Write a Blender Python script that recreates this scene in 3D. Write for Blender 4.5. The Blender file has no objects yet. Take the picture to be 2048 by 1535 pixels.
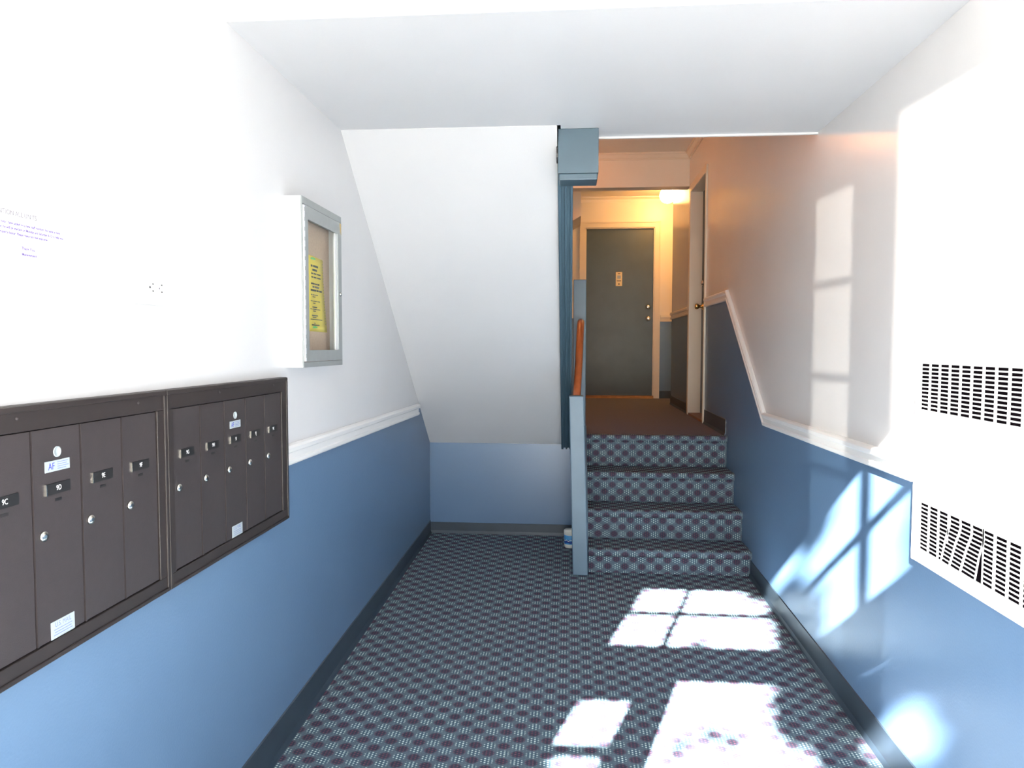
import bpy, bmesh, math, random
from mathutils import Vector, Matrix
random.seed(7)
S = bpy.context.scene
C = S.collection
rad = math.radians

# ------------------------------------------------------------------ camera
cam_d = bpy.data.cameras.new('camera'); cam = bpy.data.objects.new('camera', cam_d); C.objects.link(cam)
cam_d.sensor_width = 36.0; cam_d.lens = 1450 * 36 / 2048; cam_d.clip_start = 0.02
YAW, PITCH, ROLL = rad(-4.641), rad(-2.949), rad(0.10)
fw = Vector((math.sin(YAW)*math.cos(PITCH), math.cos(YAW)*math.cos(PITCH), math.sin(PITCH)))
rt = Vector((math.cos(YAW), -math.sin(YAW), 0)); up = rt.cross(fw)
r2 = rt*math.cos(ROLL) + up*math.sin(ROLL); u2 = up*math.cos(ROLL) - rt*math.sin(ROLL)
m = Matrix((r2, u2, -fw)).transposed().to_4x4(); m.translation = (0, 0, 1.344)
cam.matrix_world = m
S.camera = cam

# ------------------------------------------------------------------ world, sun, exposure
S.view_settings.view_transform = 'Standard'; S.view_settings.look = 'None'
S.view_settings.gamma = 1.0; S.view_settings.use_curve_mapping = False
S.view_settings.exposure = 0.0
SUN_DIR = Vector((0.32, 1.0, -0.69)).normalized()
W = bpy.data.worlds.new('sky'); S.world = W; W.use_nodes = True
nt = W.node_tree; nt.nodes.clear()
out = nt.nodes.new('ShaderNodeOutputWorld'); bg = nt.nodes.new('ShaderNodeBackground')
tc = nt.nodes.new('ShaderNodeTexCoord'); sp = nt.nodes.new('ShaderNodeSeparateXYZ')
cr = nt.nodes.new('ShaderNodeValToRGB')
nt.links.new(tc.outputs['Generated'], sp.inputs[0]); nt.links.new(sp.outputs['Z'], cr.inputs[0])
cr.color_ramp.elements[0].position = 0.0; cr.color_ramp.elements[0].color = (1.0, 0.985, 0.96, 1)
cr.color_ramp.elements[1].position = 0.8; cr.color_ramp.elements[1].color = (0.80, 0.89, 1.0, 1)
nt.links.new(cr.outputs[0], bg.inputs[0]); bg.inputs[1].default_value = 9.4
nt.links.new(bg.outputs[0], out.inputs[0])
sd = bpy.data.lights.new('sun', 'SUN'); sun = bpy.data.objects.new('sun', sd); C.objects.link(sun)
sd.energy = 200.0; sd.angle = rad(0.53); sd.color = (1.0, 0.96, 0.9)
sun.rotation_euler = SUN_DIR.to_track_quat('-Z', 'Y').to_euler(); sun.location = (-4, -12, 9)
# low glint of the sun from a parked car window across the street
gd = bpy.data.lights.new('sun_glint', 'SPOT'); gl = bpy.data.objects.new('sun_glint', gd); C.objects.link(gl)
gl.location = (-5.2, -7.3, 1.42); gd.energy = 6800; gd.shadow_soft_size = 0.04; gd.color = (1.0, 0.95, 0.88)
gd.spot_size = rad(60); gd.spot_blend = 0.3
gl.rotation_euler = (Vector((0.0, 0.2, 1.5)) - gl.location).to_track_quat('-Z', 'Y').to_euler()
# portal in the entrance opening helps the sky light find its way in
pd = bpy.data.lights.new('sky_portal', 'AREA'); po = bpy.data.objects.new('sky_portal', pd); C.objects.link(po)
pd.shape = 'RECTANGLE'; pd.size = 2.0; pd.size_y = 2.95; pd.cycles.is_portal = True
po.location = (0.03, 0.10, 1.29); po.rotation_euler = (rad(90), 0, 0)

# ------------------------------------------------------------------ materials
def srgb(r, g, b):
    f = lambda c: (c/255/12.92) if c/255 <= 0.04045 else ((c/255+0.055)/1.055)**2.4
    return (f(r), f(g), f(b), 1)

def mat(name, col, rough=0.5, metal=0.0, noise=0.0, nscale=40, bump=0.0, bscale=200, spec=0.5, emit=None, estr=0):
    M = bpy.data.materials.new(name); M.use_nodes = True
    t = M.node_tree; b = t.nodes['Principled BSDF']
    b.inputs['Base Color'].default_value = col; b.inputs['Roughness'].default_value = rough
    b.inputs['Metallic'].default_value = metal; b.inputs['Specular IOR Level'].default_value = spec
    tcn = t.nodes.new('ShaderNodeTexCoord')
    if noise:
        n = t.nodes.new('ShaderNodeTexNoise'); n.inputs['Scale'].default_value = nscale; n.inputs['Detail'].default_value = 4
        t.links.new(tcn.outputs['Object'], n.inputs['Vector'])
        mr = t.nodes.new('ShaderNodeMapRange'); mr.inputs[1].default_value = 0.3; mr.inputs[2].default_value = 0.7
        mr.inputs[3].default_value = 1-noise; mr.inputs[4].default_value = 1+noise*0.5
        t.links.new(n.outputs[0], mr.inputs[0])
        mx = t.nodes.new('ShaderNodeVectorMath'); mx.operation = 'MULTIPLY'
        mx.inputs[0].default_value = col[:3]; t.links.new(mr.outputs[0], mx.inputs[1])
        t.links.new(mx.outputs[0], b.inputs['Base Color'])
    if bump:
        n = t.nodes.new('ShaderNodeTexNoise'); n.inputs['Scale'].default_value = bscale; n.inputs['Detail'].default_value = 2
        t.links.new(tcn.outputs['Object'], n.inputs['Vector'])
        bp = t.nodes.new('ShaderNodeBump'); bp.inputs['Strength'].default_value = bump; bp.inputs['Distance'].default_value = 0.001
        t.links.new(n.outputs[0], bp.inputs['Height']); t.links.new(bp.outputs[0], b.inputs['Normal'])
    if emit:
        b.inputs['Emission Color'].default_value = emit; b.inputs['Emission Strength'].default_value = estr
    return M

M_white = mat('white_paint', srgb(216, 215, 216), 0.38, noise=0.02, nscale=3, bump=0.25, bscale=140)
M_gloss = mat('glossy_white_paint', srgb(226, 222, 220), 0.24, noise=0.02, nscale=3, bump=0.12, bscale=90)
M_cream = mat('cream_paint', srgb(232, 224, 210), 0.34, noise=0.02, nscale=3, bump=0.25, bscale=140)
M_blue = mat('blue_paint', srgb(84, 110, 140), 0.33, noise=0.03, nscale=4, bump=0.3, bscale=140)
M_bluegrey = mat('blue_grey_paint', srgb(82, 104, 121), 0.45, noise=0.06, nscale=8, bump=0.2)
M_bluetrim = mat('deep_blue_paint', srgb(55, 76, 90), 0.45, noise=0.08, nscale=9, bump=0.2)
M_base = mat('dark_vinyl', srgb(44, 56, 68), 0.4, noise=0.1, nscale=10)
M_trim = mat('glossy_white_trim', srgb(236, 234, 232), 0.3, bump=0.1)
M_ctrim = mat('cream_trim', srgb(226, 216, 198), 0.35, bump=0.1)
M_door = mat('slate_door_paint', srgb(64, 75, 77), 0.42, noise=0.12, nscale=5, bump=0.2)
M_bronze = mat('bronze_metal', srgb(47, 42, 44), 0.5, 0.1, noise=0.08, nscale=60, bump=0.15, bscale=400)
M_bronzef = mat('bronze_frame', srgb(36, 30, 30), 0.5, 0.1, noise=0.15, nscale=30)
M_black = mat('black_plastic', srgb(12, 12, 14), 0.5)
M_dark = mat('dark_recess', srgb(14, 10, 14), 0.9, spec=0.0, noise=0.3, nscale=60)
M_silver = mat('silver_metal', srgb(210, 208, 200), 0.22, 1.0)
M_alu = mat('brushed_aluminium', srgb(152, 157, 158), 0.42, 0.4, noise=0.05, nscale=30)
M_aluw = mat('bright_lit_aluminium', srgb(225, 226, 228), 0.3, 0.3)
M_brass = mat('brass', srgb(206, 178, 120), 0.25, 1.0)
M_sticker = mat('silver_sticker', srgb(176, 186, 190), 0.35, 0.2, noise=0.06, nscale=80)
M_ink = mat('blue_ink', srgb(52, 60, 160), 0.6)
M_inkp = mat('faded_blue_ink', srgb(120, 132, 176), 0.6)
M_inkv = mat('violet_ink', srgb(84, 62, 136), 0.8)
M_inkg = mat('grey_ink', srgb(112, 108, 118), 0.6)
M_inkk = mat('black_ink', srgb(40, 44, 30), 0.6)
M_inkgr = mat('green_ink', srgb(96, 190, 90), 0.6)
M_wtext = mat('white_lettering', srgb(240, 240, 240), 0.5)
M_paper = mat('white_paper', srgb(242, 242, 242), 0.7)
M_yellow = mat('yellow_paper', srgb(240, 212, 70), 0.7, noise=0.03, nscale=12)
M_cork = mat('cork_board', srgb(206, 174, 150), 0.85, noise=0.12, nscale=120, bump=0.4, bscale=300)
M_rail = mat('copper_brown_wood', srgb(160, 84, 48), 0.3, noise=0.2, nscale=14)
M_enamel = mat('white_enamel', srgb(238, 238, 236), 0.32)
M_plate = mat('ivory_plastic', srgb(222, 204, 160), 0.4)
M_tubw = mat('white_tub_plastic', srgb(226, 224, 214), 0.4)
M_tubb = mat('blue_tub_label', srgb(74, 150, 205), 0.4)
M_tubn = mat('navy_tub_label', srgb(30, 62, 140), 0.4)
M_wood = mat('brown_threshold_wood', srgb(120, 82, 62), 0.5, noise=0.2, nscale=20)
M_concrete = mat('sidewalk_concrete', srgb(196, 192, 184), 0.9, noise=0.1, nscale=4)
M_leaf = mat('green_leaf', srgb(70, 105, 50), 0.6)
M_bark = mat('brown_bark', srgb(90, 74, 60), 0.9, noise=0.3, nscale=12, bump=0.6, bscale=30)
M_globe = mat('lit_globe', (1, 0.8, 0.5, 1), 0.4, emit=(1.0, 0.50, 0.15, 1), estr=92)
M_globe2 = mat('dim_lit_globe', (1, 0.8, 0.5, 1), 0.4, emit=(1.0, 0.37, 0.11, 1), estr=60)
M_brick = mat('exterior_wall', srgb(190, 170, 150), 0.9, noise=0.1)

def glass_mat():
    M = bpy.data.materials.new('clear_glass'); M.use_nodes = True; t = M.node_tree; t.nodes.clear()
    o = t.nodes.new('ShaderNodeOutputMaterial'); tr = t.nodes.new('ShaderNodeBsdfTransparent'); g = t.nodes.new('ShaderNodeBsdfGlossy')
    tr.inputs[0].default_value = (0.93, 0.95, 0.94, 1); g.inputs['Roughness'].default_value = 0.02
    lw = t.nodes.new('ShaderNodeLayerWeight'); lw.inputs[0].default_value = 0.5
    pw_ = t.nodes.new('ShaderNodeMath'); pw_.operation = 'POWER'; pw_.inputs[1].default_value = 5.0; t.links.new(lw.outputs['Facing'], pw_.inputs[0])
    f = t.nodes.new('ShaderNodeMath'); f.operation = 'MULTIPLY_ADD'; f.inputs[1].default_value = 0.5; f.inputs[2].default_value = 0.03; t.links.new(pw_.outputs[0], f.inputs[0])
    mx = t.nodes.new('ShaderNodeMixShader'); t.links.new(f.outputs[0], mx.inputs[0]); t.links.new(tr.outputs[0], mx.inputs[1])
    t.links.new(g.outputs[0], mx.inputs[2]); t.links.new(mx.outputs[0], o.inputs[0]); return M
M_glass = glass_mat()

def carpet_mat():
    M = bpy.data.materials.new('patterned_carpet'); M.use_nodes = True; t = M.node_tree; L = t.links
    b = t.nodes['Principled BSDF']; b.inputs['Roughness'].default_value = 0.95; b.inputs['Specular IOR Level'].default_value = 0.1
    uv = t.nodes.new('ShaderNodeUVMap'); sx = t.nodes.new('ShaderNodeSeparateXYZ'); L.new(uv.outputs[0], sx.inputs[0])
    def mth(op, a, b_=None, c=None):
        n = t.nodes.new('ShaderNodeMath'); n.operation = op
        for i, v in enumerate((a, b_, c)):
            if v is None: continue
            if isinstance(v, (int, float)): n.inputs[i].default_value = v
            else: L.new(v, n.inputs[i])
        return n.outputs[0]
    U, V = sx.outputs[0], sx.outputs[1]
    CU, CV = 0.0510, 0.0450
    u = mth('DIVIDE', U, CU); v = mth('DIVIDE', V, CV)
    par = mth('FRACT', mth('MULTIPLY', mth('ADD', mth('FLOOR', u), mth('FLOOR', v)), 0.5))      # 0 or .5
    par = mth('GREATER_THAN', par, 0.25)
    du = mth('ABSOLUTE', mth('SUBTRACT', mth('FRACT', u), 0.5)); dv = mth('ABSOLUTE', mth('SUBTRACT', mth('FRACT', v), 0.5))
    dist = mth('ADD', mth('POWER', mth('MULTIPLY', du, 2.0), 2.0), mth('POWER', mth('MULTIPLY', dv, 2.0), 2.0))
    cell = t.nodes.new('ShaderNodeMapRange'); cell.interpolation_type = 'SMOOTHSTEP'
    cell.inputs[1].default_value = 1.15; cell.inputs[2].default_value = 0.35
    L.new(dist, cell.inputs[0]); cell = cell.outputs[0]
    # hexagonally offset little tufts
    N = 4.0
    a = mth('MULTIPLY', u, N); bq = mth('MULTIPLY', v, N)
    row = mth('FRACT', mth('MULTIPLY', mth('FLOOR', a), 0.5))
    fa = mth('SUBTRACT', mth('FRACT', a), 0.5); fb = mth('SUBTRACT', mth('FRACT', mth('ADD', bq, row)), 0.5)
    dd = mth('SQRT', mth('ADD', mth('POWER', fa, 2.0), mth('POWER', fb, 2.0)))
    dot = t.nodes.new('ShaderNodeMapRange'); dot.interpolation_type = 'SMOOTHSTEP'
    dot.inputs[1].default_value = 0.36; dot.inputs[2].default_value = 0.14; L.new(dd, dot.inputs[0]); dot = dot.outputs[0]
    def mix(fac, c1, c2):
        n = t.nodes.new('ShaderNodeMix'); n.data_type = 'RGBA'
        if isinstance(fac, float): n.inputs[0].default_value = fac
        else: L.new(fac, n.inputs[0])
        for i, c in ((6, c1), (7, c2)):
            if isinstance(c, tuple): n.inputs[i].default_value = c
            else: L.new(c, n.inputs[i])
        return n.outputs[2]
    nz = t.nodes.new('ShaderNodeTexNoise'); nz.inputs['Scale'].default_value = 3.0; nz.inputs['Detail'].default_value = 3
    tcn = t.nodes.new('ShaderNodeTexCoord'); L.new(tcn.outputs['Object'], nz.inputs['Vector'])
    nf = t.nodes.new('ShaderNodeTexNoise'); nf.inputs['Scale'].default_value = 260; L.new(tcn.outputs['Object'], nf.inputs['Vector'])
    base = mix(mth('MULTIPLY', nz.outputs[0], 0.9), srgb(82, 92, 106), srgb(80, 98, 106))
    base = mix(mth('MULTIPLY', dot, 0.35), base, srgb(98, 118, 126))
    light = mix(dot, srgb(66, 88, 102), srgb(204, 218, 212))
    dark = mix(dot, srgb(54, 52, 68), srgb(108, 62, 78))
    cc = mix(par, dark, light)
    col = mix(mth('MULTIPLY', cell, 0.92), base, cc)
    mr = t.nodes.new('ShaderNodeMapRange'); mr.inputs[3].default_value = 0.75; mr.inputs[4].default_value = 1.25
    L.new(nf.outputs[0], mr.inputs[0])
    vm = t.nodes.new('ShaderNodeVectorMath'); vm.operation = 'MULTIPLY'; L.new(col, vm.inputs[0]); L.new(mr.outputs[0], vm.inputs[1])
    L.new(vm.outputs[0], b.inputs['Base Color'])
    bp = t.nodes.new('ShaderNodeBump'); bp.inputs['Strength'].default_value = 0.5; bp.inputs['Distance'].default_value = 0.002
    L.new(mth('ADD', dot, nf.outputs[0]), bp.inputs['Height']); L.new(bp.outputs[0], b.inputs['Normal'])
    return M
M_carpet = carpet_mat()
M_lcarpet = mat('brown_carpet', srgb(104, 106, 124), 0.95, noise=0.22, nscale=220, bump=0.6, bscale=300, spec=0.1)

# ------------------------------------------------------------------ helpers
def BM(): return bmesh.new()
def link(name, bm, mats, parent=None, bevel=0.0, seg=2, smooth=False):
    bmesh.ops.recalc_face_normals(bm, faces=bm.faces[:])
    me = bpy.data.meshes.new(name); bm.to_mesh(me); bm.free()
    o = bpy.data.objects.new(name, me); C.objects.link(o)
    for mm in (mats if isinstance(mats, (list, tuple)) else [mats]): me.materials.append(mm)
    if parent: o.parent = parent; 
    if bevel:
        md = o.modifiers.new('bevel', 'BEVEL'); md.width = bevel; md.segments = seg; md.limit_method = 'ANGLE'; md.angle_limit = rad(40)
        md.harden_normals = False
    if smooth:
        for p in me.polygons: p.use_smooth = True
    return o
def box(bm, x0, x1, y0, y1, z0, z1, mi=0):
    vs = [bm.verts.new((x, y, z)) for x in (x0, x1) for y in (y0, y1) for z in (z0, z1)]
    for f in ((0,1,3,2),(4,6,7,5),(0,4,5,1),(2,3,7,6),(0,2,6,4),(1,5,7,3)):
        fc = bm.faces.new([vs[i] for i in f]); fc.material_index = mi
    return vs
def prism(bm, pts, axis, a, b, mi=0):
    """pts in the plane normal to axis; extruded from a to b. axis x: pts (y,z); axis y: pts (x,z); axis z: pts (x,y)"""
    def P(p, t): return (t, p[0], p[1]) if axis == 'x' else (p[0], t, p[1]) if axis == 'y' else (p[0], p[1], t)
    A = [bm.verts.new(P(p, a)) for p in pts]; B = [bm.verts.new(P(p, b)) for p in pts]
    n = len(pts)
    fs = [bm.faces.new(A), bm.faces.new(B[::-1])] + [bm.faces.new((A[i], A[(i+1) % n], B[(i+1) % n], B[i])) for i in range(n)]
    for f in fs: f.material_index = mi
def cyl(bm, c, axis, r, h, n=24, r2=None, mi=0):
    """cylinder from c along +axis by h"""
    ax = Vector(axis).normalized(); q = ax.to_track_quat('Z', 'Y').to_matrix()
    r2 = r if r2 is None else r2
    A = []; B = []
    for i in range(n):
        t = 2*math.pi*i/n; d = q @ Vector((math.cos(t), math.sin(t), 0))
        A.append(bm.verts.new(Vector(c)+d*r)); B.append(bm.verts.new(Vector(c)+d*r2+ax*h))
    fs = [bm.faces.new(A[::-1]), bm.faces.new(B)] + [bm.faces.new((A[i], A[(i+1)%n], B[(i+1)%n], B[i])) for i in range(n)]
    for f in fs: f.material_index = mi
def lathe(bm, c, axis, prof, n=24, mi=0):
    """prof: list of (radius, height)"""
    ax = Vector(axis).normalized(); q = ax.to_track_quat('Z', 'Y').to_matrix(); rings = []
    for r, h in prof:
        rings.append([bm.verts.new(Vector(c) + ax*h + q @ Vector((math.cos(2*math.pi*i/n)*r, math.sin(2*math.pi*i/n)*r, 0))) for i in range(n)])
    for A, B in zip(rings, rings[1:]):
        for i in range(n):
            f = bm.faces.new((A[i], A[(i+1)%n], B[(i+1)%n], B[i])); f.material_index = mi; f.smooth = True
    f = bm.faces.new(rings[0][::-1]); f.material_index = mi; f = bm.faces.new(rings[-1]); f.material_index = mi
def tube(bm, pts, r, n=16):
    rings = []
    P = [Vector(p) for p in pts]
    for i, p in enumerate(P):
        d = (P[min(i+1, len(P)-1)] - P[max(i-1, 0)]).normalized(); q = d.to_track_quat('Z', 'X').to_matrix()
        rr = r[i] if isinstance(r, (list, tuple)) else r
        rings.append([bm.verts.new(p + q @ Vector((math.cos(2*math.pi*k/n)*rr, math.sin(2*math.pi*k/n)*rr, 0))) for k in range(n)])
    for A, B in zip(rings, rings[1:]):
        for i in range(n):
            f = bm.faces.new((A[i], A[(i+1)%n], B[(i+1)%n], B[i])); f.smooth = True
    bm.faces.new(rings[0][::-1]); bm.faces.new(rings[-1])
def sweep_wall(bm, path, prof, x0, s):
    """moulding on a wall plane x=x0; path (y,z) polyline, prof (offset perpendicular, thickness), s = direction into the room"""
    n = len(path); secs = []
    for i in range(n):
        p = Vector(path[i])
        if i == 0: d = Vector(path[1]) - p; d.normalize(); nn = Vector((-d.y, d.x)); k = 1
        elif i == n-1: d = p - Vector(path[i-1]); d.normalize(); nn = Vector((-d.y, d.x)); k = 1
        else:
            d1 = (p - Vector(path[i-1])).normalized(); d2 = (Vector(path[i+1]) - p).normalized()
            n1 = Vector((-d1.y, d1.x)); n2 = Vector((-d2.y, d2.x)); nn = (n1+n2).normalized(); k = 1/max(0.3, nn.dot(n1))
        secs.append([bm.verts.new((x0 + s*t, (p + nn*o*k).x, (p + nn*o*k).y)) for o, t in prof])
    m_ = len(prof)
    for A, B in zip(secs, secs[1:]):
        for j in range(m_): bm.faces.new((A[j], A[(j+1) % m_], B[(j+1) % m_], B[j]))
    bm.faces.new(secs[0][::-1]); bm.faces.new(secs[-1])
def empty(name, loc, label=None, cat=None, group=None, rz=0):
    o = bpy.data.objects.new(name, None); C.objects.link(o); o.location = loc; o.rotation_euler = (0, 0, rz)
    o.empty_display_size = 0.05
    if label: tag(o, label, cat, group)
    return o
def tag(o, label, cat, group=None):
    o['label'] = label; o['category'] = cat
    if group: o['group'] = group
    return o
def struct(name, bm, mats, label, cat, **k):
    o = link(name, bm, mats, **k); o['kind'] = 'structure'; o['label'] = label; o['category'] = cat; return o
def sempty(name, loc, label, cat):
    o = empty(name, loc, label, cat); o['kind'] = 'structure'; return o
def text(name, s, size, mtx, m, parent, ext=0.0003, align='CENTER', sx=1.0, off=0.0):
    cu = bpy.data.curves.new(name, 'FONT'); cu.body = s; cu.size = size; cu.extrude = ext; cu.align_x = align; cu.align_y = 'CENTER'
    cu.resolution_u = 3; cu.offset = off
    tmp = bpy.data.objects.new(name + '_tmp', cu); C.objects.link(tmp)
    me = bpy.data.meshes.new_from_object(tmp); bpy.data.objects.remove(tmp)
    me.transform(Matrix.Diagonal((sx, 1, 1, 1))); me.transform(mtx)
    o = bpy.data.objects.new(name, me); C.objects.link(o); me.materials.clear(); me.materials.append(m); o.parent = parent
    return o
# text frame on the left wall (reader looks towards -x): text x runs along +y, text y = +z, normal +x
def LW(x, y, z): return Matrix(((0, 0, 1, x), (1, 0, 0, y), (0, 1, 0, z), (0, 0, 0, 1)))

XL, XR = -1.008, 1.077
Y0 = 0.18
FT = 0.028
def fz(y): return -FT*(5.15 - y)
TOP = 3.12
RAILZ = 0.952

# ------------------------------------------------------------------ floor
bm = BM()
uvl = bm.loops.layers.uv.new('uv')
def quad_uv(bm, pts, uvs, mi=0):
    vs = [bm.verts.new(p) for p in pts]; f = bm.faces.new(vs); f.material_index = mi
    l = bm.loops.layers.uv.verify()
    for lo, q in zip(f.loops, uvs): lo[l].uv = q
    return f
quad_uv(bm, [(XL, Y0, fz(Y0)), (XR, Y0, fz(Y0)), (XR, 5.14, fz(5.14)), (XL, 5.14, fz(5.14))],
        [(XL, Y0), (XR, Y0), (XR, 5.14), (XL, 5.14)])
for a, b_ in (((XL, Y0), (XR, Y0)), ((XR, Y0), (XR, 5.14)), ((XR, 5.14), (XL, 5.14)), ((XL, 5.14), (XL, Y0))):
    quad_uv(bm, [(a[0], a[1], fz(a[1])), (b_[0], b_[1], fz(b_[1])), (b_[0], b_[1], -0.3), (a[0], a[1], -0.3)], [(0, 0)]*4)
quad_uv(bm, [(XL, Y0, -0.3), (XR, Y0, -0.3), (XR, 5.14, -0.3), (XL, 5.14, -0.3)], [(0, 0)]*4)
bmesh.ops.remove_doubles(bm, verts=bm.verts[:], dist=1e-5)
struct('floor', bm, M_carpet, 'hallway floor in teal carpet with a checkered light and maroon dot pattern', 'floor')

ZL = 0.728
bm = BM(); box(bm, XL, 0.112, 5.155, 8.79, 0.55, ZL); box(bm, 0.112, 1.9, 5.117, 8.79, 0.55, ZL)
bmesh.ops.remove_doubles(bm, verts=bm.verts[:], dist=1e-5)
struct('floor_landing', bm, M_lcarpet, 'upper landing floor in plain brown carpet before the far door', 'floor')

# ------------------------------------------------------------------ walls
# left wall : blue below the rail, white above
bm = BM()
prism(bm, [(Y0, -0.3), (5.15, -0.3), (5.15, RAILZ), (Y0, RAILZ)], 'x', XL-0.1, XL, 1)
prism(bm, [(Y0, RAILZ), (5.15, RAILZ), (5.15, TOP), (Y0, TOP)], 'x', XL-0.1, XL, 0)
prism(bm, [(5.15, -0.3), (8.79, -0.3), (8.79, TOP), (5.15, TOP)], 'x', XL-0.1, XL, 2)
struct('wall_left', bm, [M_white, M_blue, M_cream], 'left wall, white above the chair rail and blue below', 'wall')
# right wall
DY0, DY1, DZ = 5.965, 6.70, 2.735
LR = 1.705
bm = BM()
P_ = lambda pts, mi: prism(bm, pts, 'x', XR, XR+0.1, mi)
P_([(Y0, -0.3), (4.09, -0.3), (4.09, RAILZ), (Y0, RAILZ)], 1)
P_([(4.09, -0.3), (5.115, -0.3), (5.115, LR), (4.09, RAILZ)], 1)
P_([(5.115, -0.3), (DY0, -0.3), (DY0, LR), (5.115, LR)], 1)
P_([(DY1, -0.3), (7.93, -0.3), (7.93, LR), (DY1, LR)], 1)
P_([(DY0, -0.3), (DY1, -0.3), (DY1, ZL), (DY0, ZL)], 1)
P_([(Y0, RAILZ), (4.09, RAILZ), (4.09, TOP), (Y0, TOP)], 0)
P_([(4.09, RAILZ), (5.115, LR), (5.115, TOP), (4.09, TOP)], 0)
P_([(5.115, LR), (DY0, LR), (DY0, TOP), (5.115, TOP)], 0)
P_([(DY0, DZ), (DY1, DZ), (DY1, TOP), (DY0, TOP)], 0)
P_([(DY1, LR), (7.93, LR), (7.93, TOP), (DY1, TOP)], 0)
struct('wall_right', bm, [M_gloss, M_blue], 'right wall, pale above the stepped chair rail and blue below', 'wall')
# wall behind the landing corner and the far wall
bm = BM()
box(bm, XR+0.1, 1.9, 7.83, 7.93, 0.55, TOP)
box(bm, 1.9, 2.0, 7.83, 8.89, 0.55, TOP)
struct('wall_alcove', bm, M_cream, 'cream return wall around the corner beside the far door', 'wall')
bm = BM()
FX0, FX1, FZ1 = 0.165, 0.985, 2.762
Y8 = 8.79
prism(bm, [(XL, 0.55), (FX0, 0.55), (FX0, LR-0.02), (XL, LR-0.02)], 'y', Y8, Y8+0.1, 1)
prism(bm, [(XL, LR-0.02), (FX0, LR-0.02), (FX0, TOP), (XL, TOP)], 'y', Y8, Y8+0.1, 0)
prism(bm, [(FX1, 0.55), (1.9, 0.55), (1.9, LR-0.02), (FX1, LR-0.02)], 'y', Y8, Y8+0.1, 1)
prism(bm, [(FX1, LR-0.02), (1.9, LR-0.02), (1.9, TOP), (FX1, TOP)], 'y', Y8, Y8+0.1, 0)
prism(bm, [(FX0, FZ1), (FX1, FZ1), (FX1, TOP), (FX0, TOP)], 'y', Y8, Y8+0.1, 0)
prism(bm, [(FX0, 0.55), (FX1, 0.55), (FX1, ZL), (FX0, ZL)], 'y', Y8, Y8+0.1, 1)
struct('wall_far', bm, [M_cream, M_blue], 'far cream and blue wall around the apartment door', 'wall')
# low blue wall under the sloped ceiling
bm = BM(); prism(bm, [(XL, -0.3), (0.1115, -0.3), (0.1115, ZL-0.001), (-0.064, ZL-0.001), (-0.064, 0.66), (XL, 0.66)], 'y', 5.125, 5.153)
struct('wall_back', bm, M_blue, 'low blue wall below the sloping stair underside', 'wall')
# front wall around the entrance (behind the camera)
OX0, OX1 = -0.86, 0.93
bm = BM()
box(bm, XL-0.1, OX0, Y0-0.10, Y0, -0.3, TOP)
box(bm, OX1, XR+0.1, Y0-0.10, Y0, -0.3, TOP)
box(bm, OX0, OX1, Y0-0.10, Y0, 2.75, TOP)
box(bm, OX0, OX1, Y0-0.10, Y0, -0.3, fz(Y0)-0.001)
struct('wall_front', bm, M_white, 'entrance wall behind the camera holding the street door and sidelights', 'wall')
# ceilings
bm = BM(); box(bm, XL-0.1, XR+0.1, Y0-0.1, 2.09, TOP, TOP+0.1)
struct('ceiling', bm, M_white, 'high white ceiling over the entrance', 'ceiling')
SL0, SL1 = (3.15, 2.285), (5.125, 0.655)
bm = BM()
prism(bm, [(XL, 2.09), (XR, 2.09), (XR, 3.345), (-0.05, 3.345), (-0.05, 3.15), (XL, 3.15)], 'z', 2.287, TOP+0.1)
struct('ceiling_soffit', bm, M_white, 'low white ceiling panel hanging across the hallway', 'ceiling')
bm = BM()
prism(bm, [SL0, (3.15, 2.6), (5.125, 0.97), SL1], 'x', XL, -0.065)
struct('ceiling_stair', bm, M_white, 'white sloping underside of the upper stair flight', 'ceiling')
bm = BM(); box(bm, XL-0.1, 2.0, 3.345, 8.89, TOP, TOP+0.1); box(bm, XL-0.1, -0.05, 3.15, 3.345, TOP, TOP+0.1)
struct('ceiling_landing', bm, M_cream, 'cream ceiling above the landing with crown moulding', 'ceiling')
# header beam
bm = BM(); box(bm, XL, XR, 6.85, 6.99, 2.815, TOP)
struct('trim_1', bm, M_cream, 'cream header beam crossing the ceiling before the far door', 'beam')
# soffit lip over the stairs
bm = BM(); box(bm, 0.118, XR, 3.337, 3.350, 2.279, 2.32)
struct('trim_2', bm, M_trim, 'thin white lip on the ceiling edge above the stairs', 'trim')
# dropped side of another flight at the left of the far hall
bm = BM(); prism(bm, [(-0.5, 2.3), (0.09, 2.64), (0.09, TOP), (-0.5, TOP)], 'y', 7.3, 7.9)
struct('trim_3', bm, M_cream, 'dark sloping underside high at the left of the far hall', 'trim')

# ------------------------------------------------------------------ chair rails, crowns, baseboards
RP = [(-0.037, 0), (-0.037, 0.012), (-0.031, 0.016), (-0.020, 0.016), (-0.016, 0.010), (0.004, 0.010), (0.012, 0.022), (0.026, 0.024), (0.034, 0.018), (0.037, 0.008), (0.037, 0)]
bm = BM(); sweep_wall(bm, [(2.445, 0.958), (4.70, 0.930)], RP, XL, 1)
struct('trim_4', bm, M_trim, 'white moulded chair rail on the left wall', 'chair rail')
bm = BM(); sweep_wall(bm, [(2.352, 0.960), (4.105, 0.945), (5.125, 1.700), (5.94, 1.700)], RP, XR, -1)
struct('trim_5', bm, M_trim, 'white moulded chair rail climbing along the stairs on the right wall', 'chair rail')
bm = BM(); sweep_wall(bm, [(6.77, 1.675), (7.93, 1.675)], RP, XR, -1)
struct('trim_6', bm, M_ctrim, 'short cream chair rail beyond the side door', 'chair rail')
bm = BM()
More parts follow.
